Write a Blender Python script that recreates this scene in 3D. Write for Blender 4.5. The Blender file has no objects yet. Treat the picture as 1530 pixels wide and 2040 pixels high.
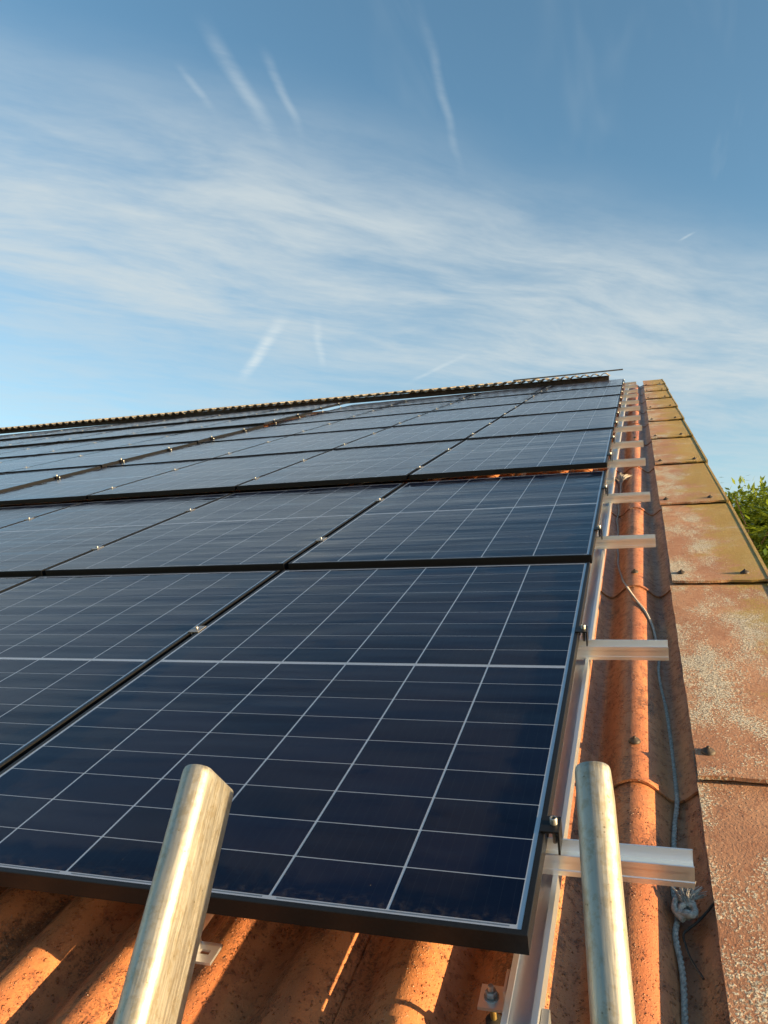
import bpy, bmesh, math, random
from mathutils import Matrix, Vector
random.seed(7)
sc = bpy.context.scene
col = sc.collection
R = math.radians
PITCH = R(21.1)

# ------------------------------------------------------------------ camera
cam = bpy.data.cameras.new('camera')
cam.sensor_fit = 'HORIZONTAL'; cam.sensor_width = 36.0
cam.lens = 1546.17 / 1530.0 * 36.0
cam.clip_start = 0.02; cam.clip_end = 3000
cam_o = bpy.data.objects.new('camera', cam); col.objects.link(cam_o)
cr = Vector((0.949116, 0.314926, 0.000171)); cd = Vector((-0.046519, 0.140733, -0.988954)); cf = Vector((-0.311471, 0.938624, 0.148222))
cm = Matrix((cr, -cd, -cf)).transposed().to_4x4()
cam_o.matrix_world = Matrix.Translation((0.16408, -1.09263, 0.39858)) @ cm
sc.camera = cam_o

# ------------------------------------------------------------------ light
SUN = Vector((1.0, -0.12, 0.150)).normalized()
sun = bpy.data.lights.new('sun', 'SUN'); sun.energy = 5.0; sun.angle = R(0.5); sun.color = (1.0, 0.71, 0.37)
sun_o = bpy.data.objects.new('sun', sun); col.objects.link(sun_o)
sun_o.rotation_euler = SUN.to_track_quat('Z', 'Y').to_euler()
sc.view_settings.view_transform = 'Standard'; sc.view_settings.look = 'None'
sc.view_settings.exposure = 1.75; sc.view_settings.gamma = 1.0

world = bpy.data.worlds.new('World'); sc.world = world; world.use_nodes = True
world.cycles.sampling_method = 'MANUAL'; world.cycles.sample_map_resolution = 256


class NT:
    """tiny helper for writing node trees"""
    def __init__(s, tree): s.t = tree
    def n(s, typ, ins=None, **kw):
        nd = s.t.nodes.new(typ)
        for k, v in kw.items(): setattr(nd, k, v)
        for k, v in (ins or {}).items(): s.set(nd, k, v)
        return nd
    def set(s, nd, k, v):
        sk = nd.inputs[k]
        if isinstance(v, bpy.types.NodeSocket): s.t.links.new(v, sk)
        elif isinstance(v, bpy.types.Node): s.t.links.new(v.outputs[0], sk)
        else:
            if sk.type == 'RGBA' and len(v) == 3: v = (*v, 1)
            sk.default_value = v
    def m(s, op, a, b=0.0, c=0.0, clamp=False):
        nd = s.n('ShaderNodeMath', {0: a, 1: b, 2: c}, operation=op, use_clamp=clamp); return nd.outputs[0]
    def mix(s, f, a, b, blend='MIX'):
        nd = s.n('ShaderNodeMix', data_type='RGBA', blend_type=blend)
        s.set(nd, 0, f); s.set(nd, 6, a); s.set(nd, 7, b); return nd.outputs[2]
    def ss(s, v, lo, hi, a=0.0, b=1.0):
        nd = s.n('ShaderNodeMapRange', {0: v, 1: lo, 2: hi, 3: a, 4: b}, interpolation_type='SMOOTHSTEP'); return nd.outputs[0]
    def noise(s, vec, scale, detail=4, rough=.55, dist=0.0):
        return s.n('ShaderNodeTexNoise', {'Vector': vec, 'Scale': scale, 'Detail': detail, 'Roughness': rough, 'Distortion': dist}).outputs[0]
    def voro(s, vec, scale, rnd=1.0, out=0):
        return s.n('ShaderNodeTexVoronoi', {'Vector': vec, 'Scale': scale, 'Randomness': rnd}).outputs[out]
    def vmul(s, vec, k):
        return s.n('ShaderNodeVectorMath', {0: vec, 1: k}, operation='MULTIPLY').outputs[0]
    def vadd(s, vec, k):
        return s.n('ShaderNodeVectorMath', {0: vec, 1: k}, operation='ADD').outputs[0]
    def dot(s, vec, k):
        return s.n('ShaderNodeVectorMath', {0: vec, 1: k}, operation='DOT_PRODUCT').outputs['Value']


def build_world():
    W = NT(world.node_tree); world.node_tree.nodes.clear()
    out = W.n('ShaderNodeOutputWorld')
    sky = W.n('ShaderNodeTexSky', sky_type='NISHITA', sun_disc=False, sun_elevation=R(8.5), sun_rotation=R(96.8),
              altitude=100, air_density=1.0, dust_density=0.6, ozone_density=1.6)
    g = W.n('ShaderNodeTexCoord').outputs['Generated']
    nrm = W.n('ShaderNodeVectorMath', {0: g}, operation='NORMALIZE').outputs[0]
    sep = W.n('ShaderNodeSeparateXYZ', {0: nrm})
    z = W.m('MAXIMUM', sep.outputs[2], 0.06)
    px = W.m('DIVIDE', sep.outputs[0], z); py = W.m('DIVIDE', sep.outputs[1], z)
    P = W.n('ShaderNodeCombineXYZ', {0: px, 1: py, 2: 0.0}).outputs[0]
    warp = W.n('ShaderNodeTexNoise', {'Vector': P, 'Scale': 1.3, 'Detail': 2, 'Roughness': .5}).outputs[1]
    warp = W.vmul(W.vadd(warp, (-.5, -.5, -.5)), (.26, .26, 0))
    PW = W.vadd(P, warp)
    s_ = W.dot(PW, (.743, .669, 0)); q_ = W.dot(PW, (-.669, .743, 0))
    # band of cirrus, drawn out along s
    band = W.m('MULTIPLY', W.ss(q_, 1.18, 1.72), W.ss(q_, 2.2, 2.95, 1, .55))
    SQ = W.n('ShaderNodeCombineXYZ', {0: W.m('MULTIPLY', s_, .85), 1: W.m('MULTIPLY', q_, 2.0), 2: 0.0}).outputs[0]
    n1 = W.noise(SQ, 1.7, 5, .60, .15)
    SQ2 = W.n('ShaderNodeCombineXYZ', {0: W.m('MULTIPLY', s_, 1.7), 1: W.m('MULTIPLY', q_, 5.0), 2: 3.0}).outputs[0]
    n2 = W.noise(SQ2, 2.6, 4, .68, .0)
    c = W.m('ADD', W.m('MULTIPLY', n1, .72), W.m('MULTIPLY', n2, .28))
    c = W.m('ADD', W.m('MULTIPLY', W.ss(c, .28, .70), .72), .24)
    cir = W.m('MULTIPLY', c, band)
    # thin high wisps drawn out along y
    SQ3 = W.n('ShaderNodeCombineXYZ', {0: W.m('MULTIPLY', px, 5.0), 1: W.m('MULTIPLY', py, .9), 2: 7.0}).outputs[0]
    n3 = W.noise(SQ3, 1.6, 3, .6, .5)
    wis = W.m('MULTIPLY', W.ss(n3, .52, .86), .13)
    tot = W.m('MAXIMUM', W.m('MULTIPLY', cir, .92), wis)
    # vapour trails and single streaks: (a, b, half width, strength)
    fray = n2
    PJ = W.vadd(P, W.vmul(W.vadd(W.n('ShaderNodeTexNoise', {'Vector': P, 'Scale': 6.0, 'Detail': 2}).outputs[1], (-.5, -.5, -.5)), (.022, .022, 0)))
    trail = None
    for (ax, ay), (bx, by), hw, st in (((-1.51, 2.715), (-1.037, 2.135), .036, .60), ((-1.14, 2.68), (-.95, 2.165), .022, .32),
                                       ((-.88, 2.965), (-.53, 2.66), .022, .26), ((-.650, 1.00), (-.682, 1.36), .024, .26),
                                       ((-.585, 1.09), (-.622, 1.34), .014, .22), ((-.298, 1.08), (-.338, 1.56), .013, .18),
                                       ((-.745, 1.08), (-.755, 1.22), .013, .18), ((.130, 2.045), (.172, 2.003), .008, .4)):
        dx, dy = bx - ax, by - ay; L = math.hypot(dx, dy); dx /= L; dy /= L
        q = W.vadd(PJ, (-ax, -ay, 0))
        t = W.dot(q, (dx, dy, 0)); d = W.m('ABSOLUTE', W.dot(q, (-dy, dx, 0)))
        mk = W.m('MULTIPLY', W.ss(d, 0, hw, 1, 0), W.m('MULTIPLY', W.ss(t, -L * .1, L * .35), W.ss(t, L * .5, L * 1.1, 1, 0)))
        mk = W.m('MULTIPLY', mk, W.m('MULTIPLY', W.ss(fray, .30, .66, .45, 1.0), st))
        trail = mk if trail is None else W.m('MAXIMUM', trail, mk)
    # thinner veil towards the zenith side and none below the horizon
    tot = W.m('MULTIPLY', tot, W.ss(sep.outputs[2], .03, .16))
    skc = W.n('ShaderNodeHueSaturation', {'Hue': .491, 'Saturation': 1.12, 'Value': 1.0, 'Color': sky.outputs[0]}).outputs[0]
    colr = W.mix(tot, skc, (2.35, 2.60, 2.66))
    colr = W.mix(trail, colr, (2.9, 3.15, 3.15))
    bg = W.n('ShaderNodeBackground', {0: colr, 1: 0.083})
    world.node_tree.links.new(bg.outputs[0], out.inputs[0])
build_world()


# ------------------------------------------------------------------ materials
def mat(name):
    m = bpy.data.materials.new(name); m.use_nodes = True
    t = NT(m.node_tree); m.node_tree.nodes.clear()
    o = t.n('ShaderNodeOutputMaterial'); b = t.n('ShaderNodeBsdfPrincipled')
    m.node_tree.links.new(b.outputs[0], o.inputs[0])
    return m, t, b, o


def pos(t): return t.n('ShaderNodeNewGeometry').outputs['Position']


def bump(t, b, h, strength, dist, normal=None):
    ins = {'Height': h, 'Strength': strength, 'Distance': dist}
    if normal is not None: ins['Normal'] = normal
    nd = t.n('ShaderNodeBump', ins)
    t.set(b, 'Normal', nd.outputs[0]); return nd.outputs[0]


def roofmap(t):
    """world position turned back into the roof's own axes (u across, v up the slope, w out)"""
    nd = t.n('ShaderNodeMapping', {'Vector': pos(t), 'Rotation': (-PITCH, 0, 0)}); return nd.outputs[0]


def plain(name, c, rough=.6, metal=0.0, var=.15, scale=30, bmp=0.0, spec=.5):
    m, t, b, o = mat(name); p = pos(t)
    n = t.noise(p, scale, 5, .6)
    t.set(b, 'Base Color', t.mix(t.ss(n, .3, .7), tuple(x * (1 - var) for x in c), tuple(min(1, x * (1 + var)) for x in c)))
    t.set(b, 'Roughness', t.ss(t.noise(p, scale * 2.3, 3), .3, .7, rough * .85, min(1, rough * 1.15)))
    b.inputs['Metallic'].default_value = metal; b.inputs['Specular IOR Level'].default_value = spec
    if bmp: bump(t, b, t.noise(p, scale * 4, 4), bmp, .002)
    return m


def m_roof():
    m, t, b, o = mat('wet_clay_red_sheet'); p = roofmap(t)
    st = t.vmul(p, (1.0, .25, 1.0))
    big = t.noise(st, 9, 3, .6); mid = t.noise(p, 42, 4, .7); fine = t.noise(p, 210, 2, .65)
    c = t.mix(t.ss(big, .32, .68), (.36, .128, .053), (.49, .205, .086))
    c = t.mix(t.m('MULTIPLY', t.ss(mid, .46, .66), .55), c, (.20, .062, .030))
    # dark algae film and black specks that follow their own blotches
    alg = t.m('MULTIPLY', t.ss(t.m('ADD', t.noise(st, 13, 4, .7), t.m('MULTIPLY', t.m('SUBTRACT', fine, .5), .5)), .52, .68), .64)
    c = t.mix(alg, c, (.030, .022, .017))
    d1 = t.voro(p, 120); d2 = t.voro(t.vadd(p, (4, 2, 7)), 250)
    sp = t.m('MULTIPLY', t.ss(d2, .16, .26, 1, 0), t.ss(mid, .48, .58))
    c = t.mix(t.m('MULTIPLY', sp, .8), c, (.022, .018, .014))
    pale = t.m('MULTIPLY', t.ss(fine, .62, .70), t.ss(big, .46, .60))  # bright flecks painted into the colour as highlights on the drops
    c = t.mix(t.m('MULTIPLY', pale, .5), c, (.46, .36, .26))
    t.set(b, 'Base Color', c)
        # rain drops standing on the paint over a gritty surface
    rad = t.ss(mid, .35, .65, .10, .40)
    drop = t.ss(t.m('SUBTRACT', rad, d1), 0.0, .16)
    dr2 = t.ss(d2, .12, .32, 1, 0)
    wet = t.m('MAXIMUM', t.ss(drop, .1, .6), t.m('MULTIPLY', dr2, .6))
    t.set(b, 'Roughness', t.m('SUBTRACT', t.ss(mid, .3, .7, .34, .56), t.m('MULTIPLY', wet, .26)))
    h = t.m('ADD', t.m('MULTIPLY', drop, 1.3), t.m('MULTIPLY', dr2, .35))
    h = t.m('ADD', h, t.m('MULTIPLY', fine, .35)); h = t.m('ADD', h, t.m('MULTIPLY', mid, .35))
    bump(t, b, h, .9, .0026)
    b.inputs['Specular IOR Level'].default_value = .42
    return m


def m_verge():
    m, t, b, o = mat('lichened_clay_red_board'); p = roofmap(t)
    rnd = t.n('ShaderNodeObjectInfo').outputs['Random']
    p2 = t.vadd(p, t.n('ShaderNodeCombineXYZ', {0: t.m('MULTIPLY', rnd, 13.0), 1: t.m('MULTIPLY', rnd, 31.0), 2: 0.0}).outputs[0])
    sx = t.n('ShaderNodeSeparateXYZ', {0: p}); u, v = sx.outputs[0], sx.outputs[1]
    big = t.noise(p2, 6, 3, .6); mid = t.noise(p2, 38, 4, .7); fine = t.noise(p2, 170, 3, .7)
    fz = t.m('SUBTRACT', fine, .5)
    c = t.mix(t.ss(big, .3, .7), (.33, .155, .083), (.43, .225, .125))
    c = t.mix(t.m('MULTIPLY', t.ss(mid, .48, .68), .6), c, (.25, .095, .046))
    # grey-white lichen crust in blotches with speckled rims
    cr1 = t.noise(t.vadd(t.vmul(p2, (1.5, .8, 1)), (3, 9, 1)), 3.6, 4, .70)
    crust = t.ss(t.m('ADD', cr1, t.m('MULTIPLY', fz, .75)), .505, .585)
    lic = t.mix(t.ss(t.noise(p2, 260, 2, .6), .36, .62), (.15, .125, .09), (.62, .56, .44))
    c = t.mix(t.m('MULTIPLY', crust, .95), c, lic)
    spk = t.m('MULTIPLY', t.ss(t.voro(t.vadd(p2, (1, 7, 3)), 85), .15, .25, 1, 0), t.m('MULTIPLY', t.ss(mid, .42, .56), t.ss(cr1, .36, .50)))
    c = t.mix(t.m('MULTIPLY', spk, .85), c, (.60, .53, .40))
    pit = t.m('MULTIPLY', t.ss(t.voro(t.vadd(p2, (5, 5, 5)), 120), .13, .22, 1, 0), t.ss(big, .38, .55))
    c = t.mix(t.m('MULTIPLY', pit, .8), c, (.03, .024, .018))
    # mustard-green moss bloom on the outer half of the boards higher up
    mo = t.noise(t.vadd(p2, (8, 1, 4)), 5.0, 4, .68)
    mo = t.m('ADD', mo, t.ss(u, .30, .58, -.20, .12)); mo = t.m('ADD', mo, t.ss(v, .6, 2.6, -.16, .09))
    moss = t.ss(t.m('ADD', mo, t.m('MULTIPLY', fz, .8)), .46, .64)
    c = t.mix(t.m('MULTIPLY', moss, .85), c, t.mix(mid, (.26, .160, .026), (.42, .285, .06)))
    t.set(b, 'Base Color', c); b.inputs['Roughness'].default_value = .75
    h = t.m('ADD', t.m('MULTIPLY', crust, .6), t.m('MULTIPLY', fine, 1.2)); h = t.m('ADD', h, t.m('MULTIPLY', spk, .6)); h = t.m('ADD', h, t.m('MULTIPLY', mid, 1.0)); h = t.m('SUBTRACT', h, t.m('MULTIPLY', pit, .5))
    bump(t, b, h, .55, .0020)
    return m


def m_cell():
    m, t, b, o = mat('silicon_cell')
    p = roofmap(t); rnd = t.n('ShaderNodeObjectInfo').outputs['Random']
    c = t.mix(rnd, (.0016, .0050, .026), (.0058, .0098, .042))
    u = t.n('ShaderNodeSeparateXYZ', {0: p}).outputs[0]
    bus = t.ss(t.m('ABSOLUTE', t.m('SUBTRACT', t.m('FRACT', t.m('MULTIPLY', u, 1 / .0184)), .5)), .0, .035, 1, 0)
    c = t.mix(t.m('MULTIPLY', bus, .30), c, (.06, .065, .08))
    t.set(b, 'Base Color', c)
    b.inputs['Roughness'].default_value = .4; b.inputs['Specular IOR Level'].default_value = .1
    return m


def m_glass():
    """thin patterned solar glass: clear where dry, a faint matt film where dew sits"""
    m, t, b, o = mat('solar_glass'); m.node_tree.nodes.remove(b)
    p = roofmap(t)
    oc = t.n('ShaderNodeTexCoord').outputs['Object']
    sx = t.n('ShaderNodeSeparateXYZ', {0: oc})
    # distance from the pane's rim: dew dries there first
    eu = t.m('MINIMUM', t.m('MULTIPLY', sx.outputs[0], -1.0), t.m('ADD', sx.outputs[0], 1.134))
    ev = t.m('MINIMUM', sx.outputs[1], t.m('SUBTRACT', 1.722, sx.outputs[1]))
    e = t.m('MINIMUM', eu, ev)
    n = t.noise(p, 5.5, 4, .68, .3)
    dew = t.ss(t.m('ADD', t.m('MULTIPLY', n, .9), t.ss(e, 0, .13, -.32, .08)), .32, .48)
    wip = t.noise(t.vmul(p, (1.0, 3.5, 1)), 2.2, 3, .62, .5)
    dew = t.m('MULTIPLY', dew, t.ss(wip, .34, .60, .45, 1.0))
    spk = t.ss(t.voro(p, 38), .018, .034, 1, 0)
    spk = t.m('MULTIPLY', spk, t.ss(t.noise(p, 9, 2), .5, .55))
    # slow waves in the tempered glass, drawn out across the slope
    wav = t.noise(t.vmul(p, (.55, 3.2, 1)), 2.1, 2, .5)
    bm = t.n('ShaderNodeBump', {'Height': wav, 'Strength': .5, 'Distance': .012})
    fr = t.n('ShaderNodeFresnel', {'IOR': 1.33, 'Normal': bm.outputs[0]})
    tr = t.n('ShaderNodeBsdfTransparent', {0: (.97, .98, 1.0)})
    gl = t.n('ShaderNodeBsdfGlossy', {0: (1, 1, 1), 'Roughness': t.ss(dew, 0, 1, .055, .20), 'Normal': bm.outputs[0]})
    mx = t.n('ShaderNodeMixShader', {0: t.m('MULTIPLY', fr.outputs[0], .80), 1: tr.outputs[0], 2: gl.outputs[0]})
    df = t.n('ShaderNodeBsdfDiffuse', {0: (.66, .54, .42)})
    grime = t.m('MULTIPLY', t.ss(sx.outputs[1], .010, .055, 1, 0), t.ss(t.noise(p, 70, 3, .7), .40, .75, .0, .035))
    film = t.m('ADD', grime, t.m('ADD', t.m('MULTIPLY', dew, .011), t.m('MULTIPLY', spk, .5)))
    mx2 = t.n('ShaderNodeMixShader', {0: film, 1: mx.outputs[0], 2: df.outputs[0]})
    m.node_tree.links.new(mx2.outputs[0], o.inputs[0])
    return m


def m_alu(name, c, rough, stain=0.0, stc=(.26, .20, .10), metal=.85):
    m, t, b, o = mat(name); p = roofmap(t)
    b.inputs['Metallic'].default_value = metal
    if stain:
        # coordinates along the ladder: scratches and runs follow its length
        w = pos(t)
        q = t.n('ShaderNodeCombineXYZ', {0: t.dot(w, (.996, .046, .057)), 1: t.dot(w, (0, .8435, -.5372)), 2: t.m('MULTIPLY', t.dot(w, (-.073, .535, .84)), .05)}).outputs[0]
        q2 = t.n('ShaderNodeCombineXYZ', {0: t.dot(w, (.996, .046, .057)), 1: t.dot(w, (0, .8435, -.5372)), 2: t.m('MULTIPLY', t.dot(w, (-.073, .535, .84)), .8)}).outputs[0]
        n = t.noise(p, 130, 4, .7); d = t.noise(q2, 55, 4, .7); scr = t.noise(q, 420, 3, .6)
        blot = t.m('MULTIPLY', t.ss(t.m('ADD', d, t.m('MULTIPLY', t.m('SUBTRACT', n, .5), .8)), .44, .68), stain)
        cc = t.mix(t.ss(scr, .35, .7), tuple(x * .88 for x in c), c)
        cc = t.mix(blot, cc, stc)
        dots = t.m('MULTIPLY', t.ss(t.voro(p, 160), .10, .2, 1, 0), t.ss(d, .54, .60))
        cc = t.mix(t.m('MULTIPLY', dots, .7), cc, (.10, .075, .04))
        t.set(b, 'Roughness', t.ss(scr, .25, .75, rough * .75, rough * 1.25))
        bump(t, b, t.m('ADD', scr, n), .10, .0008)
    else:
        n = t.noise(p, 9, 2, .5)
        cc = t.mix(n, tuple(x * .93 for x in c), c); b.inputs['Roughness'].default_value = rough
    t.set(b, 'Base Color', cc)
    return m


def m_leaf(name, a, bb):
    m, t, b, o = mat(name)
    rnd = t.noise(pos(t), 2.4, 3); r2 = t.n('ShaderNodeNewGeometry').outputs['Random Per Island']
    c = t.mix(t.m('ADD', t.m('MULTIPLY', r2, .6), t.m('MULTIPLY', t.ss(rnd, .3, .7), .4)), a, bb)
    t.set(b, 'Base Color', c); b.inputs['Roughness'].default_value = .42
    tl = t.n('ShaderNodeBsdfTranslucent', {0: t.mix(.5, c, (.30, .38, .03))})
    ms = t.n('ShaderNodeMixShader', {0: .38, 1: b.outputs[0], 2: tl.outputs[0]})
    m.node_tree.links.new(ms.outputs[0], o.inputs[0])
    return m


def m_ground():
    m, t, b, o = mat('meadow_ground'); p = pos(t)
    c = t.mix(t.noise(p, .35, 6, .65), (.045, .075, .018), (.11, .115, .035))
    c = t.mix(t.ss(t.noise(p, 3, 5), .55, .7), c, (.12, .09, .05))
    t.set(b, 'Base Color', c); b.inputs['Roughness'].default_value = .9
    bump(t, b, t.noise(p, 12, 6, .7), .6, .05)
    return m


M = dict(roof=m_roof(), verge=m_verge(), cell=m_cell(), glass=m_glass(),
         back=plain('white_backsheet', (.92, .92, .92), .5, var=.02),
         ribbon=plain('tinned_ribbon', (.45, .46, .47), .4, .6, var=.08),
         frame=plain('black_anodised_frame', (.007, .0075, .009), .42, .0, var=.2, scale=200, spec=.22),
         rail=m_alu('rail_aluminium', (.90, .91, .92), .30, metal=.88),
         clamp=m_alu('clamp_aluminium', (.30, .30, .30), .45, metal=.8),
         ladder=m_alu('weathered_ladder_aluminium', (.42, .40, .345), .50, .45, metal=.78),
         steel=m_alu('zinc_steel', (.36, .36, .35), .45),
         brass=m_alu('yellow_passivated_steel', (.55, .40, .14), .35),
         rubber=plain('black_rubber', (.018, .016, .014), .7, var=.3),
         screw=plain('rusty_screw_cap', (.045, .034, .026), .6, .3, var=.5, scale=80),
         rope=plain('grey_rope', (.38, .35, .31), .9, var=.35, scale=160, bmp=.6),
         wire=plain('dark_wire', (.02, .015, .012), .6),
         fascia=plain('dark_weathered_plank', (.035, .026, .02), .8, var=.4, scale=14, bmp=.4),
         ridge=plain('buff_cement_sheet', (.19, .17, .135), .85, var=.45, scale=11, bmp=.5),
         bar=plain('grey_steel_bar', (.12, .12, .12), .5, .3),
         wall=plain('rendered_wall', (.46, .42, .36), .9, var=.12, scale=4, bmp=.3),
         bark=plain('tree_bark', (.09, .065, .045), .9, var=.35, scale=14, bmp=.8),
         leaf=m_leaf('tree_leaf', (.050, .108, .013), (.145, .215, .026)),
         leaf2=m_leaf('dark_tree_leaf', (.025, .052, .010), (.07, .10, .015)),
         ground=m_ground())


# ------------------------------------------------------------------ mesh helpers
class MB:
    def __init__(s): s.v = []; s.f = []
    def add(s, vs, fs):
        o = len(s.v); s.v += [tuple(x) for x in vs]; s.f += [tuple(i + o for i in f) for f in fs]
    def box(s, x0, x1, y0, y1, z0, z1):
        s.add([(x0, y0, z0), (x1, y0, z0), (x1, y1, z0), (x0, y1, z0), (x0, y0, z1), (x1, y0, z1), (x1, y1, z1), (x0, y1, z1)],
              [(0, 3, 2, 1), (4, 5, 6, 7), (0, 1, 5, 4), (1, 2, 6, 5), (2, 3, 7, 6), (3, 0, 4, 7)]); return s
    def prism(s, prof, fn, a, b):
        """extrude a closed profile [(p,q)] from a to b; fn(p,q,t) gives the point"""
        n = len(prof)
        s.add([fn(p, q, a) for p, q in prof] + [fn(p, q, b) for p, q in prof],
              [tuple(range(n))[::-1], tuple(range(n, 2 * n))] + [(i, (i + 1) % n, n + (i + 1) % n, n + i) for i in range(n)]); return s
    def tube(s, pts, radii, n=8, caps=True):
        pts = [Vector(p) for p in pts]; rings = []
        ref = None
        for i, p in enumerate(pts):
            d = (pts[min(i + 1, len(pts) - 1)] - pts[max(i - 1, 0)]).normalized()
            if ref is None: ref = d.orthogonal().normalized()
            a = (ref - d * ref.dot(d)).normalized(); ref = a; b = d.cross(a)
            r = radii[i] if isinstance(radii, (list, tuple)) else radii
            rings.append([p + (a * math.cos(2 * math.pi * k / n) + b * math.sin(2 * math.pi * k / n)) * r for k in range(n)])
        vs = [q for r in rings for q in r]; fs = []
        for i in range(len(rings) - 1):
            for k in range(n): fs.append((i * n + k, i * n + (k + 1) % n, (i + 1) * n + (k + 1) % n, (i + 1) * n + k))
        if caps: fs += [tuple(range(n))[::-1], tuple((len(rings) - 1) * n + k for k in range(n))]
        s.add(vs, fs); return s
    def lathe(s, prof, c=(0, 0, 0), n=14):
        vs = [(c[0] + r * math.cos(2 * math.pi * k / n), c[1] + r * math.sin(2 * math.pi * k / n), c[2] + z) for r, z in prof for k in range(n)]
        fs = [(i * n + k, i * n + (k + 1) % n, (i + 1) * n + (k + 1) % n, (i + 1) * n + k) for i in range(len(prof) - 1) for k in range(n)]
        fs += [tuple(range(n))[::-1], tuple((len(prof) - 1) * n + k for k in range(n))]
        s.add(vs, fs); return s
    def mesh(s, name, m, smooth=None, bevel=0.0, fix=True):
        me = bpy.data.meshes.new(name); me.from_pydata(s.v, [], s.f)
        if fix or bevel:
            bm = bmesh.new(); bm.from_mesh(me)
            if fix: bmesh.ops.recalc_face_normals(bm, faces=bm.faces)
            if bevel:
                bmesh.ops.bevel(bm, geom=[e for e in bm.edges if len(e.link_faces) == 2 and e.calc_face_angle(0) > .6], offset=bevel, segments=2, affect='EDGES', profile=.6)
            bm.to_mesh(me); bm.free()
        if smooth is not None:
            me.polygons.foreach_set('use_smooth', [True] * len(me.polygons)); me.set_sharp_from_angle(angle=R(smooth))
        me.materials.append(M[m] if isinstance(m, str) else m); me.update(); return me


def obj(name, me, parent=None, mw=None):
    o = bpy.data.objects.new(name, me); col.objects.link(o)
    if parent is not None: o.parent = parent
    if mw is not None:
        if parent is not None: o.matrix_local = mw
        else: o.matrix_world = mw
    return o


def tag(o, label, cat, group=None):
    o['label'] = label; o['category'] = cat
    if group: o['group'] = group
    return o


def thing(name, label, cat, mw, group=None):
    o = obj(name, None, None, mw); o.empty_display_size = .1
    return tag(o, label, cat, group)


def structure(o): o['kind'] = 'structure'; return o


ORD = ['first', 'second', 'third', 'fourth', 'fifth', 'sixth', 'seventh', 'eighth', 'ninth', 'tenth', 'eleventh', 'twelfth', 'thirteenth', 'fourteenth', 'fifteenth']
L2W = Matrix.Rotation(PITCH, 4, 'X')
T = Matrix.Translation
def RX(a): return Matrix.Rotation(a, 4, 'X')
def RY(a): return Matrix.Rotation(a, 4, 'Y')
def RZ(a): return Matrix.Rotation(a, 4, 'Z')
SKEW = .0065
def sag(v): return 0.0 if v < 3 else -.0063 * (v - 3)
PER, AMP, CREST_U, CREST_W = .161, .0225, .126, -.155
GROUND_Z = -3.5
VRIDGE = 12.72

# ------------------------------------------------------------------ ground
g = MB(); N = 24; S = 1500
for i in range(N + 1):
    for j in range(N + 1):
        a = (i / N * 2 - 1); b = (j / N * 2 - 1)
        g.v.append((math.copysign(abs(a) ** 3, a) * S, math.copysign(abs(b) ** 3, b) * S, GROUND_Z))
for i in range(N):
    for j in range(N): g.f.append((i * (N + 1) + j, (i + 1) * (N + 1) + j, (i + 1) * (N + 1) + j + 1, i * (N + 1) + j + 1))
structure(obj('ground', g.mesh('ground', 'ground')))

# ------------------------------------------------------------------ barn
barn = thing('barn', 'long barn under an orange corrugated roof carrying rows of solar panels', 'barn', T((0, 0, GROUND_Z)))
BW = T((0, 0, -GROUND_Z))      # barn-local <- world
def bpart(name, me, local): return obj(name, me, barn, BW @ L2W @ local)


def wave(x):
    a = 2 * math.pi * x / PER
    return AMP * (math.cos(a) - .12 * math.cos(2 * a) - .88)     # crests a little broader than the troughs


def sheet_mesh(x0, x1, length, n=14, thick=.006, m='roof', lip=True, flat_from=None):
    """corrugated sheet, x measured from a crest, left rim lying over its neighbour"""
    b = MB(); cnt = max(4, round((x1 - x0) / PER * n))
    def wv(x): return wave(x) if flat_from is None or x <= flat_from else min(wave(x), wave(flat_from))   # crests flattened under the verge boards
    xs = [x0 + (x1 - x0) * i / cnt for i in range(cnt + 1)]
    k = len(xs)
    for y, dz in ((0, 0), (length, 0)):
        for x in xs:
            lift = .0065 * max(0, 1 - (x - x0) / .09) if lip else 0
            b.v.append((x, y, wv(x) + lift))
        for x in xs:
            lift = .0065 * max(0, 1 - (x - x0) / .09) if lip else 0
            b.v.append((x, y, wv(x) + lift - thick))
    for i in range(k - 1):
        b.f += [(i, i + 1, 2 * k + i + 1, 2 * k + i), (k + i + 1, k + i, 3 * k + i, 3 * k + i + 1), (i + 1, i, k + i, k + i + 1), (2 * k + i, 2 * k + i + 1, 3 * k + i + 1, 3 * k + i)]
    b.f += [(0, 2 * k, 3 * k, k), (k - 1, 2 * k - 1, 4 * k - 1, 3 * k - 1)]
    return b.mesh('corrugated_sheet', m, smooth=40)


SEAM = -.295 - CREST_U           # seam position relative to the strip's crest
SPAN = 7 * PER
mesh_right = {}; mesh_full = {}
def get_sheet(kind, length):
    d = mesh_right if kind == 'r' else mesh_full
    key = round(length, 3)
    if key not in d: d[key] = sheet_mesh(SEAM, .335, length, flat_from=.123) if kind == 'r' else sheet_mesh(SEAM, SEAM + SPAN + .05, length)
    return d[key]


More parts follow.
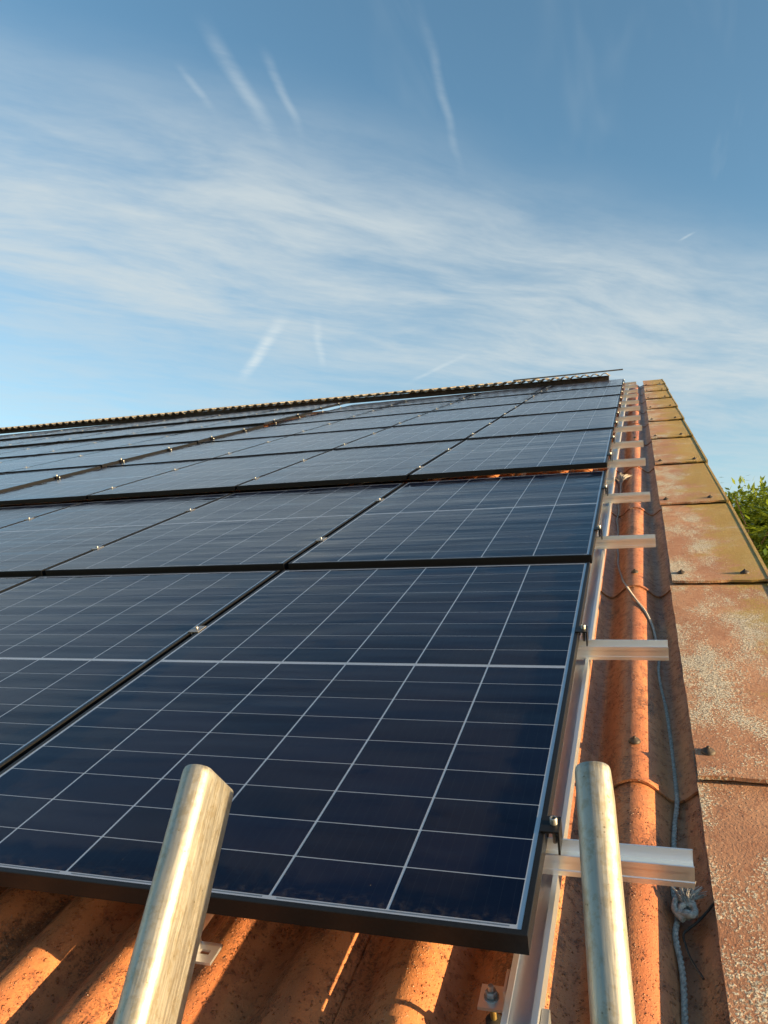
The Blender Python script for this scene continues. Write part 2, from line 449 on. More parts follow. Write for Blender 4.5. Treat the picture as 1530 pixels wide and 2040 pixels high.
screw = MB().lathe([(.0135, 0), (.0135, .003), (.0115, .006), (.0075, .0075), (.0065, .0095), (.0035, .0105), (.003, .0135), (.0005, .014)], n=12).mesh('screw', 'screw', smooth=50)
starts = [(-.86, 1.65)] + [(.637 + 1.28 * i, 1.43) for i in range(10)]
for r, (v0, ln) in enumerate(starts):
    ln = min(ln, VRIDGE - v0)
    tilt = -.008 / 1.43
    for c in range(15):
        me = get_sheet('r' if c == 0 else 'f', ln)
        loc = T((CREST_U - c * SPAN + SKEW * v0, v0, CREST_W + sag(v0) + .008)) @ RZ(-SKEW) @ RX(tilt + (-.0063 if v0 > 3 else 0))
        s = bpart('roof_sheet', me, loc)
        if c == 0:
            obj('fixing_screw', screw, s, T((0.0 if r else 0, .155, -.0005)) @ RX(R(random.uniform(-5, 5))))
            if r > 0: obj('fixing_screw', screw, s, T((-PER * 2, .155, -.0005)))
        elif c < 4:
            for kx in (1, 3, 5): obj('fixing_screw', screw, s, T((SEAM + .053 + kx * PER - .004, .155, -.0005)))


# verge boards along the gable
def verge_mesh(seed):
    rn = random.Random(seed); b = MB(); Ln = 1.41; wdt = .322; th = .0085; ny = 26; nx = 10
    jl = [rn.uniform(-.0009, .0009) for _ in range(ny + 1)]; jb = [rn.uniform(-.005, .005) for _ in range(nx + 1)]
    def top(i, j):
        x = wdt * i / nx; y = Ln * j / ny
        if i == 0: x += jl[j]
        if j == 0: y += jb[i]
        return x, y, .0035 * math.sin(i * .5 + seed) * .3
    idx = {}
    for j in range(ny + 1):
        for i in range(nx + 1): idx[i, j] = len(b.v); b.v.append(top(i, j))
    for j in range(ny + 1):
        for i in range(nx + 1):
            x, y, z = top(i, j); idx[i, j, 'b'] = len(b.v); b.v.append((x, y, z - th))
    for j in range(ny):
        for i in range(nx):
            b.f.append((idx[i, j], idx[i + 1, j], idx[i + 1, j + 1], idx[i, j + 1]))
            b.f.append((idx[i, j, 'b'], idx[i, j + 1, 'b'], idx[i + 1, j + 1, 'b'], idx[i + 1, j, 'b']))
    for i in range(nx):
        b.f.append((idx[i, 0, 'b'], idx[i + 1, 0, 'b'], idx[i + 1, 0], idx[i, 0])); b.f.append((idx[i, ny], idx[i + 1, ny], idx[i + 1, ny, 'b'], idx[i, ny, 'b']))
    for j in range(ny):
        b.f.append((idx[0, j + 1, 'b'], idx[0, j, 'b'], idx[0, j], idx[0, j + 1])); b.f.append((idx[nx, j], idx[nx, j, 'b'], idx[nx, j + 1, 'b'], idx[nx, j + 1]))
    b.box(wdt - .010, wdt + .0015, -.004, Ln, -.22, .0025)
    return b.mesh('verge_board', 'verge', smooth=35, bevel=.0)
vm = [verge_mesh(i) for i in range(4)]
for r in range(11):
    v0 = -.63 + 1.28 * r; v0 += (0, .0, .0, .012, -.01, .008, 0, -.012, .006, 0, 0)[r]
    if v0 > VRIDGE - .3: break
    loc = T((.250 + SKEW * v0 + random.uniform(-.004, .004), v0, -.1385 + sag(v0))) @ RZ(-SKEW + random.uniform(-.003, .003)) @ RX(-.0180 / 1.3 + (-.0063 if v0 > 3 else 0))
    vb = bpart('verge_board', vm[r % 4], loc)
    for x in (.034, .245): obj('fixing_screw', screw, vb, T((x + random.uniform(-.008, .008), .088 + random.uniform(-.008, .008), -.0005)) @ RX(R(random.uniform(-8, 8))) @ Matrix.Scale(1.12, 4))

# ridge: dark plank with a strip of buff corrugated sheet over it
def ridge_w(u): return .047 - .0082 * (u + .2)
rs_m = sheet_mesh(-PER / 2, 7 * PER - PER / 2, .55, n=12, thick=.009, m='ridge', lip=False)
pl_m = MB().box(0, 2.24, 0, .03, -.085, 0).mesh('ridge_plank', 'fascia', bevel=.002)
for c in range(15):
    u = -.175 - 7 * PER * (c + 1) + PER / 2
    bpart('ridge_sheet', rs_m, T((u + random.uniform(-.006, .006), 12.33 + random.uniform(-.025, .02), ridge_w(u) + random.uniform(-.006, .006))) @ RY(.0082) @ RX(R(-2.5)))
for c in range(8):
    u = -.185 - 2.245 * (c + 1)
    bpart('ridge_plank', pl_m, T((u, 12.37, ridge_w(u + 1.1) - .043)) @ RY(.0082))
# rear slope and walls (hidden from here, they carry the roof)
rb = MB(); yr = VRIDGE; th2 = -2 * PITCH
for i in range(0, 16 * 7 * 6 + 1):
    x = -17.5 + 18.0 * i / (16 * 7 * 6); rb.v += [(x, 0, wave(x)), (x, -8.0, wave(x))]
for i in range(16 * 7 * 6): rb.f.append((2 * i, 2 * i + 2, 2 * i + 3, 2 * i + 1))
bpart('rear_slope', rb.mesh('rear_slope', 'roof', smooth=60), T((0, VRIDGE + .05, CREST_W + sag(VRIDGE) - .03)) @ RX(-2 * PITCH) @ Matrix.Scale(-1, 4, (0, 1, 0)))
wl = MB()
def roofz(y): return y * math.tan(PITCH) - .30 if y < 11.9 else (2 * 11.9 - y) * math.tan(PITCH) - .30
ys = [-.45, 11.9, 19.0]
for x0, x1 in ((.33, .48), (-17.3, -17.15)):
    pr = [(-.45, GROUND_Z)] + [(y, roofz(y) - .12) for y in ys] + [(19.0, GROUND_Z)]
    wl.prism(pr, lambda p, q, t_: (t_, p, q), x0, x1)
gw = obj('gable_wall', wl.mesh('gable_wall', 'wall'), barn, BW)
obj('eaves_wall', MB().box(-17.15, .33, -.45, -.3, GROUND_Z, roofz(-.45) - .13).mesh('eaves_wall', 'wall'), barn, BW)
obj('rear_wall', MB().box(-17.15, .33, 18.85, 19.0, GROUND_Z, roofz(19.0) - .13).mesh('rear_wall', 'wall'), barn, BW)

# loose steel bar lying on top of the ridge
tag(obj('steel_bar', MB().box(-1.78, .0, -.02, .02, 0, .022).mesh('steel_bar', 'bar', bevel=.002), None,
    L2W @ T((.03, 12.50, .053)) @ RY(-.002)), 'thin grey bar lying along the top of the ridge near the gable', 'bar')

# ------------------------------------------------------------------ solar panels
PW_, PH_, FH, FB = 1.134, 1.722, .030, .0095
ROWS = [dict(v=0, wb=0, wt=0, n=4), dict(v=1.752, wb=.016, wt=.002, n=5)] + \
       [dict(v=3.514 + 1.742 * i, wb=.04 - .02 * i, wt=.04 - .02 * i - .028, n=nn) for i, nn in enumerate((6, 8, 10, 12, 13))]
OFFS = [(.247, 1.10), (.375, 1.215), (.29, 1.12), (.29, 1.13), (.30, 1.13), (.29, 1.12), (.30, 1.13)]


def frame_mesh():
    b = MB(); o, i_ = [(-PW_, 0), (0, 0), (0, PH_), (-PW_, PH_)], [(-PW_ + FB, FB), (-FB, FB), (-FB, PH_ - FB), (-PW_ + FB, PH_ - FB)]
    ch = .0009
    oc = [(-PW_ + ch, ch), (-ch, ch), (-ch, PH_ - ch), (-PW_ + ch, PH_ - ch)]
    rings = [[(x, y, -FH) for x, y in i_], [(x, y, -FH) for x, y in o], [(x, y, -ch) for x, y in o], [(x, y, 0) for x, y in oc], [(x, y, 0) for x, y in i_], [(x, y, -FH) for x, y in i_]]
    vs = [p for r in rings[:-1] for p in r]; fs = []
    for a in range(5):
        bb = (a + 1) % 5
        for k in range(4): fs.append((a * 4 + k, a * 4 + (k + 1) % 4, bb * 4 + (k + 1) % 4, bb * 4 + k))
    b.add(vs, fs); return b.mesh('frame', 'frame')


ZB = -.0011
me_frame = frame_mesh()
me_back = MB().box(-PW_ + FB - .001, -FB + .001, FB - .001, PH_ - FB + .001, ZB - .0008, ZB).mesh('backsheet', 'back')
gm = MB(); gm.add([(-PW_ + FB - .001, FB - .001, -.0005), (-FB + .001, FB - .001, -.0005), (-FB + .001, PH_ - FB + .001, -.0005), (-PW_ + FB - .001, PH_ - FB + .001, -.0005)], [(0, 1, 2, 3)])
me_glass = gm.mesh('glass_pane', 'glass', fix=False)
CW, CH = .1797, .0910
cell_b = MB(); ch = .004
pf = [(ch, 0), (CW - ch, 0), (CW, ch), (CW, CH), (0, CH), (0, ch)]
pf = [(0.0012, 0), (CW - .0012, 0), (CW, .0012), (CW, CH - .0012), (CW - .0012, CH), (.0012, CH), (0, CH - .0012), (0, .0012)]
cell_b.prism(pf, lambda p, q, t_: (p, q, t_), 0, .00012)
me_cell = cell_b.mesh('solar_cell', 'cell')
st_b = MB()
for j in range(9): st_b.box(0, CW, j * .093, j * .093 + CH, 0, .00012)
me_string = st_b.mesh('cell_string', 'cell')
me_ribbon = MB().box(0, .345, 0, .0026, 0, .00015).mesh('busbar_ribbon', 'ribbon')
XS = [-(15 + 184 * k) / 1000 - .1797 - .00215 for k in range(6)]      # left side of cell column k from the right


def panel(row, c, mw, label):
    p = thing('solar_panel', label, 'solar panel', mw, 'solar panels on the roof')
    obj('frame', me_frame, p); obj('backsheet', me_back, p)
    near = row < 2 and c < 3
    for k in range(6):
        for half in (0, 1):
            y0 = (.0185 if half == 0 else .868) 
            if near:
                for j in range(9): obj('solar_cell', me_cell, p, T((XS[k], y0 + j * .093, ZB + .00012)))
            else: obj('cell_string', me_string, p, T((XS[k], y0, ZB + .00012)))
    if row < 2:
        for a in range(3): obj('busbar_ribbon', me_ribbon, p, T((-.015 - .368 * (a + 1) + .012, .0138, ZB + .00012)))
    obj('glass_pane', me_glass, p)


def panel_frame(r, c):
    rw = ROWS[r]; u = -1.154 * c + .003 * rw['v']; wb, wt = rw['wb'], rw['wt']
    if r >= 2 and c >= 4:
        u -= .03; d = (.018, .02, .025, .045, .065)[r - 2]; wb += d; wt += d
    return u, rw['v'], wb, wt


for r in range(7):
    for c in range(ROWS[r]['n']):
        u, v, wb, wt = panel_frame(r, c)
        lab = 'dark solar panel in the %s row up from the eaves, %s from the gable edge' % (ORD[r], ORD[c])
        if r == 0 and c == 0: lab = 'nearest dark solar panel, front corner panel right behind the ladder top'
        panel(r, c, L2W @ T((u, v, wb)) @ RX(math.atan((wt - wb) / PH_)), lab)

# ------------------------------------------------------------------ rails, clamps, brackets
def chan_prof(w, h, t=.0026, floor=.016):
    a = w / 2
    return [(-a, -h), (a, -h), (a, .005), (a - t, .005), (a - t, -floor), (-a + .005, -floor), (-a + .005, -.003), (-a + t, -.003), (-a + t, 0), (-a, 0), (-a, -h * .28), (-a + .0016, -h * .31), (-a + .0016, -h * .72), (-a, -h * .75)]
def vrail_prof(w, h):
    a = w / 2; t = .0028
    return [(-a, -h), (a, -h), (a, 0), (a - .008, 0), (a - .008, -t), (a - t, -t), (a - t, -.012), (-a + t, -.012), (-a + t, -t), (-a + .008, -t), (-a + .008, 0), (-a, 0)]


ec_plate = MB().prism([(-.0075, .0045), (-.0075, .0015), (.003, .0008), (.003, -.006), (.006, -.006), (.006, .0012), (.019, .0012), (.019, -.036), (.0225, -.036), (.0225, .0045)],
                      lambda p, q, t_: (p, t_, q), 0, .042).mesh('clamp_body', 'frame', bevel=.0006)
bolt_m = MB().lathe([(.0062, 0), (.0062, .0095), (.0056, .0105), (.0036, .0105), (.0034, .005), (.0002, .005)], n=14).mesh('clamp_bolt', 'steel', smooth=40)
stem_m = MB().lathe([(.0035, -.034), (.0035, .0)], n=8).mesh('bolt_stem', 'steel', smooth=40)
mc_plate = MB().prism([(-.0185, .003), (-.0185, .0005), (-.0075, .0005), (-.0075, -.022), (-.005, -.022), (-.005, .0), (.005, .0), (.005, -.022), (.0075, -.022), (.0075, .0005), (.0185, .0005), (.0185, .003)],
                      lambda p, q, t_: (p, t_, q), 0, .05).mesh('clamp_plate', 'clamp', bevel=.0005)
rail_n = 0
for r in range(7):
    rw = ROWS[r]
    for k, off in enumerate(OFFS[r]):
        fr = lambda c: panel_frame(r, c)
        u0, v0, wb, wt = fr(0); w = wb + (wt - wb) * off / PH_; v = v0 + off
        uL = -1.154 * rw['n'] - .05 - (.03 if r >= 2 else 0)
        uR = .2185 + .0006 * v + (random.uniform(-.006, .006) if rail_n > 1 else 0)
        segs = MB().prism(chan_prof(.037, .036), lambda p, q, t_: (t_, p, q), uL, uR).mesh('mounting_rail', 'rail')
        tag(obj('mounting_rail', segs, None, L2W @ T((0, v - .008, w - FH - .0075))),
            'silver cross rail jutting past the panels at the gable, %s up from the eaves' % ORD[rail_n], 'rail', 'cross rails with stub ends')
        e = thing('end_clamp', 'small black end clamp with silver bolt on the panel edge, %s up from the eaves' % ORD[rail_n], 'clamp', L2W @ T((u0, v - .028, w)), 'end clamps along the gable')
        obj('clamp_body', ec_plate, e); b_ = obj('clamp_bolt', bolt_m, e, T((.0125, .022, .0046))); obj('bolt_stem', stem_m, b_)
        for c in range(rw['n'] - 1):
            ua, _, wa, wa2 = fr(c); ub, _, wbb, wb2 = fr(c + 1)
            wm = max(wa + (wa2 - wa) * off / PH_, wbb + (wb2 - wbb) * off / PH_)
            if r >= 2 and c == 3:
                for side in (0, 1):
                    ww = (wa + (wa2 - wa) * off / PH_) if side == 0 else (wbb + (wb2 - wbb) * off / PH_)
                    uu = ua - PW_ if side == 0 else ub
                    cl = thing('end_clamp', 'end clamp in the wide gap left of the fourth panel, %s row, %s, %s side' % (ORD[r], ('lower', 'upper')[k], ('right', 'left')[side]), 'clamp',
                               L2W @ T((uu, v - .028, ww)) @ (RZ(math.pi) @ T((0, -.042, 0)) if side == 0 else Matrix()), 'end clamps at the wide gap')
                    obj('clamp_body', ec_plate, cl); b_ = obj('clamp_bolt', bolt_m, cl, T((.0125, .022, .0046))); obj('bolt_stem', stem_m, b_)
                continue
            cl = thing('mid_clamp', '%s silver clamp between %s and %s panel of the %s row' % (('lower', 'upper')[k], ORD[c], ORD[c + 1], ORD[r]), 'clamp',
                       L2W @ T((ua - PW_ - .010, v - .03, wm)), 'mid clamps between panels')
            obj('clamp_plate', mc_plate, cl); obj('clamp_bolt', bolt_m, cl, T((0, .025, .0032)) @ Matrix.Scale(.62, 4))
        rail_n += 1

VR = [(-.105, 3.50, 0, .014, 'front'), (3.505, 8.73, .03, -.012, 'middle'), (8.735, 12.15, -.015, -.06, 'top')]
vrail_sections = 0
for i in range(8):
    uc = -.0085 - .55 * i
    for (va, vb, wa, wb, nm) in VR:
        if i > 3 and nm != 'front': continue
        va_ = va if i == 0 else (va + .15 if nm == 'front' else va)
        b = MB().prism(vrail_prof(.045, .036), lambda p, q, t_: (p, t_, q), 0, vb - va_)
        o = obj('mounting_rail', b.mesh('upright_rail', 'rail'), None, L2W @ T((uc + .0085 * va_ + .0, va_, wa - .0745)) @ RZ(-.0085) @ RX(math.atan((wb - wa) / (vb - va_))))
        lab = ('silver rail running up the slope beside the panel edge, %s length' % nm) if i == 0 else ('silver rail running up the slope under the panels, %s in from the gable, %s length' % (ORD[i], nm))
        tag(o, lab, 'rail', 'rails running up the slope')


def bracket(u, v, w, hang_w, label, nut=True, upr=True):
    t_ = thing('rail_bracket', label, 'bracket', L2W @ T((u, v, w)), 'rail brackets near the eaves')
    # plate with a slot
    b = MB(); pw, pl, th = .037, .040, .0045
    if nut: b.box(-pw / 2, pw / 2, -pl / 2, pl / 2, -th, 0)
    else:
        sl = .0045; b.box(-pw / 2, pw / 2, -pl / 2, -sl, -th, 0); b.box(-pw / 2, pw / 2, sl, pl / 2, -th, 0); b.box(-pw / 2, -.011, -sl, sl, -th, 0); b.box(.007, pw / 2, -sl, sl, -th, 0)
    obj('plate', b.mesh('plate', 'rail'), t_)
    if upr: obj('flange', MB().box(pw / 2 + .0002, pw / 2 + .004, -pl / 2, pl / 2, -th, .030).mesh('flange', 'rail', bevel=.0006), t_)
    else: obj('flange', MB().box(-pw / 2 - .004, -pw / 2 - .0002, -pl / 2, pl / 2, -th, .030).mesh('flange', 'rail', bevel=.0006), t_)
    if nut:
        obj('washer', MB().lathe([(.0105, 0), (.0105, .0015), (.004, .0016)], n=16).mesh('washer', 'steel', smooth=40), t_, T((-.002, 0, .0002)))
        obj('nut', MB().lathe([(.0085, 0), (.0085, .007), (.0070, .0082), (.004, .0083)], n=6).mesh('nut', 'steel'), t_, T((-.002, 0, .0018)))
        obj('bolt_stem', MB().lathe([(.0042, 0), (.0042, .009), (.0036, .010), (.0003, .0101)], n=10).mesh('bolt_stem', 'steel', smooth=40), t_, T((-.002, 0, .0085)))
        obj('hanger_bolt', MB().lathe([(.0045, hang_w - w), (.0045, -th - .0005)], n=10).mesh('hanger_bolt', 'brass', smooth=40), t_, T((-.002, 0, 0)))
        obj('rubber_seal', MB().lathe([(.0125, hang_w - w), (.012, hang_w - w + .006), (.005, hang_w - w + .0085)], n=14).mesh('rubber_seal', 'rubber', smooth=40), t_, T((-.002, 0, 0)))
    return t_


def surf(u, v): return CREST_W + sag(v) + wave(u - CREST_U - SKEW * v)
bracket(-.0565, .008, -.112, surf(-.0585, .008) + .005, 'aluminium bracket plate with hex nut left of the front end of the silver rail')
bracket(-.508, .012, -.112, surf(-.508, .012), 'bare slotted bracket plate under the front panel beside the left ladder rail', nut=False, upr=False)
for k, (vb_, n_) in enumerate(((2.55, 'second'), (5.6, 'third'))):
    bracket(-.040 + .0085 * vb_ - .012, vb_, -.112 + (.0 if k == 0 else .01), surf(-.04, vb_) , 'bracket plate hidden beside the edge rail, %s from the eaves' % n_)
tag(obj('rail_clip', MB().box(0, .0105, 0, .030, -.02, .004).mesh('rail_clip', 'clamp', bevel=.001), None, L2W @ T((.0145, -.052, -.092))), 'small pale clip on the right side of the rail end', 'clip')
tag(obj('rail_clip', MB().box(0, .016, 0, .02, -.008, .003).mesh('rail_clip', 'clamp', bevel=.001), None, L2W @ T((.055, 3.03, -.085))), 'tiny pale clip on the edge rail beside the second row', 'clip')

# ------------------------------------------------------------------ rope and wire
def smooth_path(pts, n=6):
    P = [Vector(p) for p in pts]; out = []
    for i in range(len(P) - 1):
        p0, p1, p2, p3 = P[max(i - 1, 0)], P[i], P[i + 1], P[min(i + 2, len(P) - 1)]
        for k in range(n):
            t_ = k / n
            out.append(.5 * ((2 * p1) + (p2 - p0) * t_ + (2 * p0 - 5 * p1 + 4 * p2 - p3) * t_ ** 2 + (3 * p1 - p0 - 3 * p2 + p3) * t_ ** 3))
    return out + [P[-1]]


def twisted(path, r, pitch, strands=3, n=6):
    b = MB(); L = [0]
    for i in range(1, len(path)): L.append(L[-1] + (path[i] - path[i - 1]).length)
    # resample
    tot = L[-1]; cnt = int(tot / (pitch / 6)); pts = []; j = 0
    for k in range(cnt + 1):
        s = tot * k / cnt
        while j < len(L) - 2 and L[j + 1] < s: j += 1
        t_ = (s - L[j]) / max(1e-9, L[j + 1] - L[j]); pts.append((path[j].lerp(path[j + 1], t_), s))
    for q in range(strands):
        line = []; ref = Vector((0, 0, 1))
        for i, (p, s) in enumerate(pts):
            d = (pts[min(i + 1, cnt)][0] - pts[max(i - 1, 0)][0]).normalized()
            a = (ref - d * ref.dot(d)).normalized(); bb = d.cross(a); an = 2 * math.pi * (s / pitch + q / strands)
            line.append(p + (a * math.cos(an) + bb * math.sin(an)) * r * .5)
        b.tube(line, r * .58, n)
    return b


rope_pts = [(.191, -.12, -.19), (.19, .02, -.19), (.189, .089, -.190), (.189, .177, -.189), (.187, .248, -.188), (.195, .299, -.190), (.193, .359, -.191), (.197, .412, -.193), (.204, .565, -.195), (.207, .634, -.191), (.209, .75, -.195), (.209, .879, -.195), (.207, 1.029, -.194), (.198, 1.166, -.191), (.199, 1.368, -.191), (.184, 1.58, -.179), (.167, 1.666, -.164), (.146, 1.741, -.150), (.125, 1.835, -.148), (.104, 1.955, -.160), (.08, 2.207, -.187), (.068, 2.522, -.193), (.072, 2.7, -.194), (.066, 2.876, -.194), (.060, 3.1, -.193), (.062, 3.299, -.190), (.060, 3.55, -.190), (.064, 3.818, -.190), (.066, 4.10, -.186)]
rope_pts = [(x + random.uniform(-.0025, .0025), y, max(z, surf(x, y) + .0055)) for x, y, z in rope_pts]
dense = []
for a_, b_ in zip(rope_pts[:-1], rope_pts[1:]):
    n_ = max(1, int((b_[1] - a_[1]) / .075))
    for k_ in range(n_):
        f_ = k_ / n_; x_, y_ = a_[0] + (b_[0] - a_[0]) * f_ + random.uniform(-.0032, .0032), a_[1] + (b_[1] - a_[1]) * f_
        dense.append((x_, y_, max(a_[2] + (b_[2] - a_[2]) * f_, surf(x_, y_) + .0055)))
rp = smooth_path(dense + [rope_pts[-1]], 4)
rope = thing('rope', 'grey frayed rope lying in the roof gutter beside the verge boards', 'rope', L2W @ T((.19, .0, -.19)))
RI = T((-.19, 0, .19))
near = [p for p in rp if p.y < 1.1]; far = [p for p in rp if p.y >= 1.05]
obj('cord', twisted(near, .0049, .030).mesh('cord', 'rope', smooth=60), rope, RI)
obj('cord', twisted(far, .0042, .034, n=5).mesh('cord', 'rope', smooth=60), rope, RI)
kb = MB(); kc = Vector((.208, .296, -.174))
loop = []
for i in range(46):
    a = i / 46 * 2 * math.pi * 2.3
    loop.append(kc + Vector((.010 * math.cos(a) + .003 * math.sin(2.3 * a), .010 * math.sin(a) + .004 * math.cos(.5 * a), .0065 * math.sin(a * 1.5 + .6))))
kb.tube(loop, .0048, 7)
kb.tube(smooth_path([kc + Vector((.004, .01, .0)), kc + Vector((-.014, .02, .004)), kc + Vector((-.018, -.004, .002)), kc + Vector((-.006, -.022, .0))], 6), .0052, 7)
kb.tube(smooth_path([kc + Vector((-.012, -.012, .004)), kc + Vector((.006, -.02, .008)), kc + Vector((.013, -.006, .006)), kc + Vector((.006, .012, .006))], 6), .005, 7)
obj('knot', kb.mesh('knot', 'rope', smooth=60), rope, RI)
fb = MB()
for i in range(95):
    s = kc + Vector((random.uniform(-.004, .006), random.uniform(.004, .014), .006)); sp = random.uniform(-.9, .75)
    ln = random.uniform(.020, .042); e = s + Vector((math.sin(sp) * ln + .008, math.cos(sp) * ln * .95, random.uniform(-.004, .014)))
    md = (s + e) / 2 + Vector((random.uniform(-.003, .003), random.uniform(-.003, .003), .004))
    fb.tube([s, md, e], [.0010, .0009, .0005], 4)
obj('frayed_end', fb.mesh('frayed_end', 'rope'), rope, RI)
fb2 = MB()
for i in range(60):
    s = Vector((.066, 4.08, -.184)) + Vector((random.uniform(-.01, .01), random.uniform(-.02, .02), 0)); an = random.uniform(-1.2, 1.2); ln = random.uniform(.06, .17)
    e = s + Vector((math.sin(an) * ln * .55 + .01, math.cos(an) * ln, random.uniform(.0, .035)))
    e.z = max(e.z, surf(e.x, e.y) + .004)
    fb2.tube([s, (s + e) / 2 + Vector((0, 0, .012)), e], [.0022, .0018, .001], 4)
obj('frayed_end', fb2.mesh('frayed_end', 'rope'), rope, RI)

wp = [(.262, .320, -.160), (.250, .306, -.163), (.238, .290, -.168), (.222, .272, -.174), (.208, .262, -.180), (.200, .252, -.184), (.203, .225, -.184), (.209, .195, -.181), (.222, .155, -.172)]
tag(obj('wire', MB().tube(smooth_path([(x, y, max(z, surf(x, y) + .003)) for x, y, z in wp], 6), .0021, 6).mesh('wire', 'wire', smooth=60), None, L2W), 'short dark wire curling out from under the verge board by the rope knot', 'wire')

# ------------------------------------------------------------------ ladder
AX = Vector((-.073, .535, .84)).normalized(); DEP = Vector((1, 0, 0)).cross(AX).normalized()
if DEP.y < 0: DEP = -DEP
SID = AX.cross(DEP).normalized()
if SID.x < 0: SID = -SID
LT = Vector((-.2905, -.357, .259)); RT = Vector((.1135, -.3515, .282))
LEN = (LT.z - GROUND_Z) / AX.z - .02
foot = (LT + RT) / 2 - AX * LEN; foot.z = GROUND_Z
lad = thing('ladder', 'weathered aluminium ladder with its two rail tops sticking up in the foreground', 'ladder', T(foot))
LI = T(-foot)
def rail_profile(hw=.0160, dep=.074):
    pts = []                       # D section: half-round front, flat sides, small back lips
    for k in range(13):
        a = math.pi + math.pi * k / 12
        pts.append((hw * math.cos(a), .0135 * math.sin(a) + .0135))
    return pts + [(hw, dep - .002), (hw - .002, dep), (-hw + .002, dep), (-hw, dep - .002)]
for top in (LT, RT):
    b = MB(); prof = rail_profile()
    n = len(prof)
    def pt(p, q, s): return top - AX * s + SID * p + DEP * q
    # rounded-over crown, then the long shaft
    stations = [(0.0, .90), (.0015, .955), (.004, .985), (.008, 1.0), (LEN * .05, 1.0), (LEN * .3, 1.0), (LEN, 1.0)]
    vs = []
    for s, k in stations:
        for p, q in prof: vs.append(pt(p * k, .037 + (q - .037) * (k * .5 + .5), s))
    fs = [(i * n + a, i * n + (a + 1) % n, (i + 1) * n + (a + 1) % n, (i + 1) * n + a) for i in range(len(stations) - 1) for a in range(n)]
    fs += [tuple(range(n)), tuple((len(stations) - 1) * n + a for a in range(n))[::-1]]
    b.add(vs, fs)
    rl = obj('side_rail', b.mesh('side_rail', 'ladder', smooth=50), lad, LI)
    obj('foot_cap', MB().box(-.025, .025, -.05, .05, 0, .05).mesh('foot_cap', 'rubber', bevel=.004), rl, T(top - AX * LEN + DEP * .035 - Vector((0, 0, .03))))
k = .30
while k < LEN - .15:
    a = LT - AX * k + DEP * .036; b2 = RT - AX * k + DEP * .036; b2.z = a.z
    dr = (b2 - a).normalized()
    obj('rung', MB().tube([a + dr * .016, b2 - dr * .016], .0145, 12).mesh('rung', 'ladder', smooth=50), lad, LI); k += .28

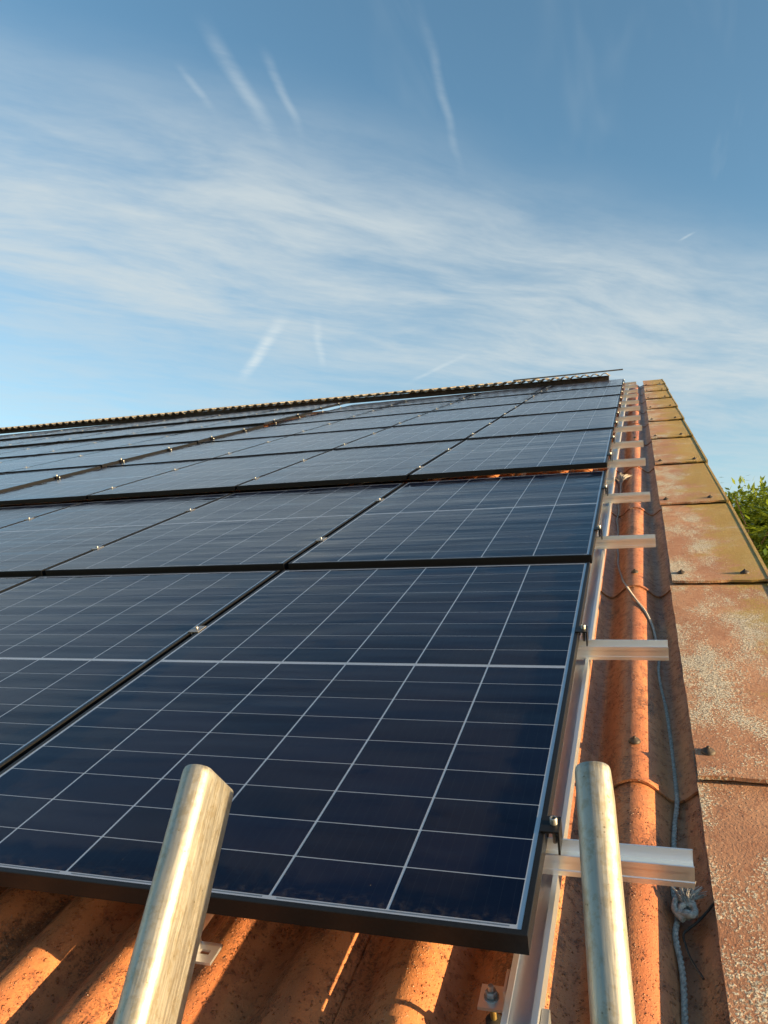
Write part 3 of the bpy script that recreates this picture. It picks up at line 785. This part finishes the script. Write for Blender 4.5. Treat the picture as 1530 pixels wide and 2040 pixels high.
# ------------------------------------------------------------------ trees beyond the gable
def tree(x, y, h, rx, name_label, leafm, n_cl, seed, lean=0.0):
    rn = random.Random(seed)
    t_ = thing('broadleaf_tree', name_label, 'tree', T((x, y, GROUND_Z)), 'trees beyond the gable')
    tb = MB(); tops = []
    trunk = [(0, 0, 0), (.03, .02, h * .2), (.05 + lean, -.03, h * .42), (.02 + lean, .05, h * .66), (lean, 0, h * .86)]
    tb.tube(smooth_path(trunk, 4), [.17 - .15 * i / 16 for i in range(17)], 9)
    for i in range(15):
        z0 = h * rn.uniform(.22, .72); a = i * 2.4 + rn.uniform(-.4, .4); rr = rx * rn.uniform(.65, .95)
        e = Vector((math.cos(a) * rr, math.sin(a) * rr, min(h * .92, z0 + h * rn.uniform(.1, .32))))
        s = Vector((lean * .6, 0, z0)); md = (s + e) / 2 + Vector((rn.uniform(-.2, .2), rn.uniform(-.2, .2), -.12))
        tb.tube([s, md, e], [.055, .035, .010], 6); tops.append((s, md, e))
        for q in range(3):
            m0 = md.lerp(e, rn.random()); e2 = m0 + Vector((rn.uniform(-.6, .6), rn.uniform(-.6, .6), rn.uniform(.1, .7)))
            tb.tube([m0, e2], [.016, .005], 5)
    obj('trunk', tb.mesh('trunk', 'bark', smooth=60), t_)
    lb = MB()
    def leaflet(p, d, up, ln, wd):
        sd = d.cross(up)
        if sd.length < 1e-4: sd = d.orthogonal()
        sd.normalize(); nn = sd.cross(d).normalized()
        lb.add([p, p + d * ln * .45 + sd * wd - nn * ln * .06, p + d * ln - nn * ln * .16, p + d * ln * .45 - sd * wd - nn * ln * .06], [(0, 1, 2, 3)])
    zc = h * .58
    lobes = []
    for i in range(34):
        a = rn.uniform(0, 2 * math.pi); ph = math.acos(rn.uniform(-.75, 1)); r = rn.uniform(.62, 1.0)
        lobes.append((Vector((math.cos(a) * math.sin(ph) * rx * r + lean, math.sin(a) * math.sin(ph) * rx * r, zc + math.cos(ph) * h * .40 * r)), rn.uniform(.38, .72)))
    for i in range(n_cl):
        c, lr = lobes[rn.randrange(len(lobes))]
        d = Vector((rn.gauss(0, 1), rn.gauss(0, 1), rn.gauss(0, 1))).normalized() * lr * rn.uniform(.45, 1.0)
        p = c + d
        if p.z < h * .14 or p.z > h * 1.0: continue
        # a pinnate spray: rachis with leaflets both sides and one at the tip
        ax = (d.normalized() + Vector((rn.uniform(-.6, .6), rn.uniform(-.6, .6), rn.uniform(-.7, .5)))).normalized()
        up = (Vector((0, 0, 1)) + Vector((rn.uniform(-.4, .4), rn.uniform(-.4, .4), 0))).normalized()
        sd = ax.cross(up).normalized(); L = rn.uniform(.16, .28); ln = rn.uniform(.075, .125)
        for q in range(4):
            b0 = p + ax * L * (.25 + .22 * q) - Vector((0, 0, .02 * q * q * .5))
            for sg in (-1, 1):
                dd = (sd * sg * .85 + ax * .5 + Vector((0, 0, rn.uniform(-.5, .1)))).normalized(); leaflet(b0, dd, up, ln * rn.uniform(.8, 1.1), ln * .21)
        leaflet(p + ax * L, (ax + Vector((0, 0, -.3))).normalized(), up, ln * 1.1, ln * .22)
    # a few shoots standing above the crown
    for i in range(7):
        a = rn.uniform(0, 6.28); rr = rx * rn.uniform(.1, .75); s = Vector((math.cos(a) * rr + lean, math.sin(a) * rr, h * .92)); e = s + Vector((rn.uniform(-.08, .08), rn.uniform(-.08, .08), rn.uniform(.25, .5)))
        for q in range(9):
            p = s.lerp(e, .25 + .75 * q / 8); an = q * 2.4; dd = Vector((math.cos(an), math.sin(an), rn.uniform(-.3, .4))).normalized(); leaflet(p, dd, Vector((0, 0, 1)), .13, .022)
    obj('crown', lb.mesh('crown', leafm, fix=False), t_)


tree(2.1, 11.4, 5.9, 1.75, 'leafy green tree rising just behind the verge boards on the right', 'leaf', 14000, 3)
tree(1.78, 9.2, 5.5, .72, 'slender leafy tree closest to the gable, beside the verge boards', 'leaf', 5000, 21)
tree(3.4, 16.5, 7.2, 2.3, 'darker tree standing behind the leafy tree on the right', 'leaf2', 7000, 8)
tree(5.6, 9.4, 6.2, 2.0, 'green tree standing right of the leafy tree by the gable', 'leaf', 3200, 12)

cy = sc.cycles
cy.use_adaptive_sampling = True; cy.adaptive_threshold = .02
cy.max_bounces = 6; cy.glossy_bounces = 3; cy.diffuse_bounces = 3; cy.transparent_max_bounces = 12; cy.use_denoising = True
cy.caustics_reflective = False; cy.caustics_refractive = False
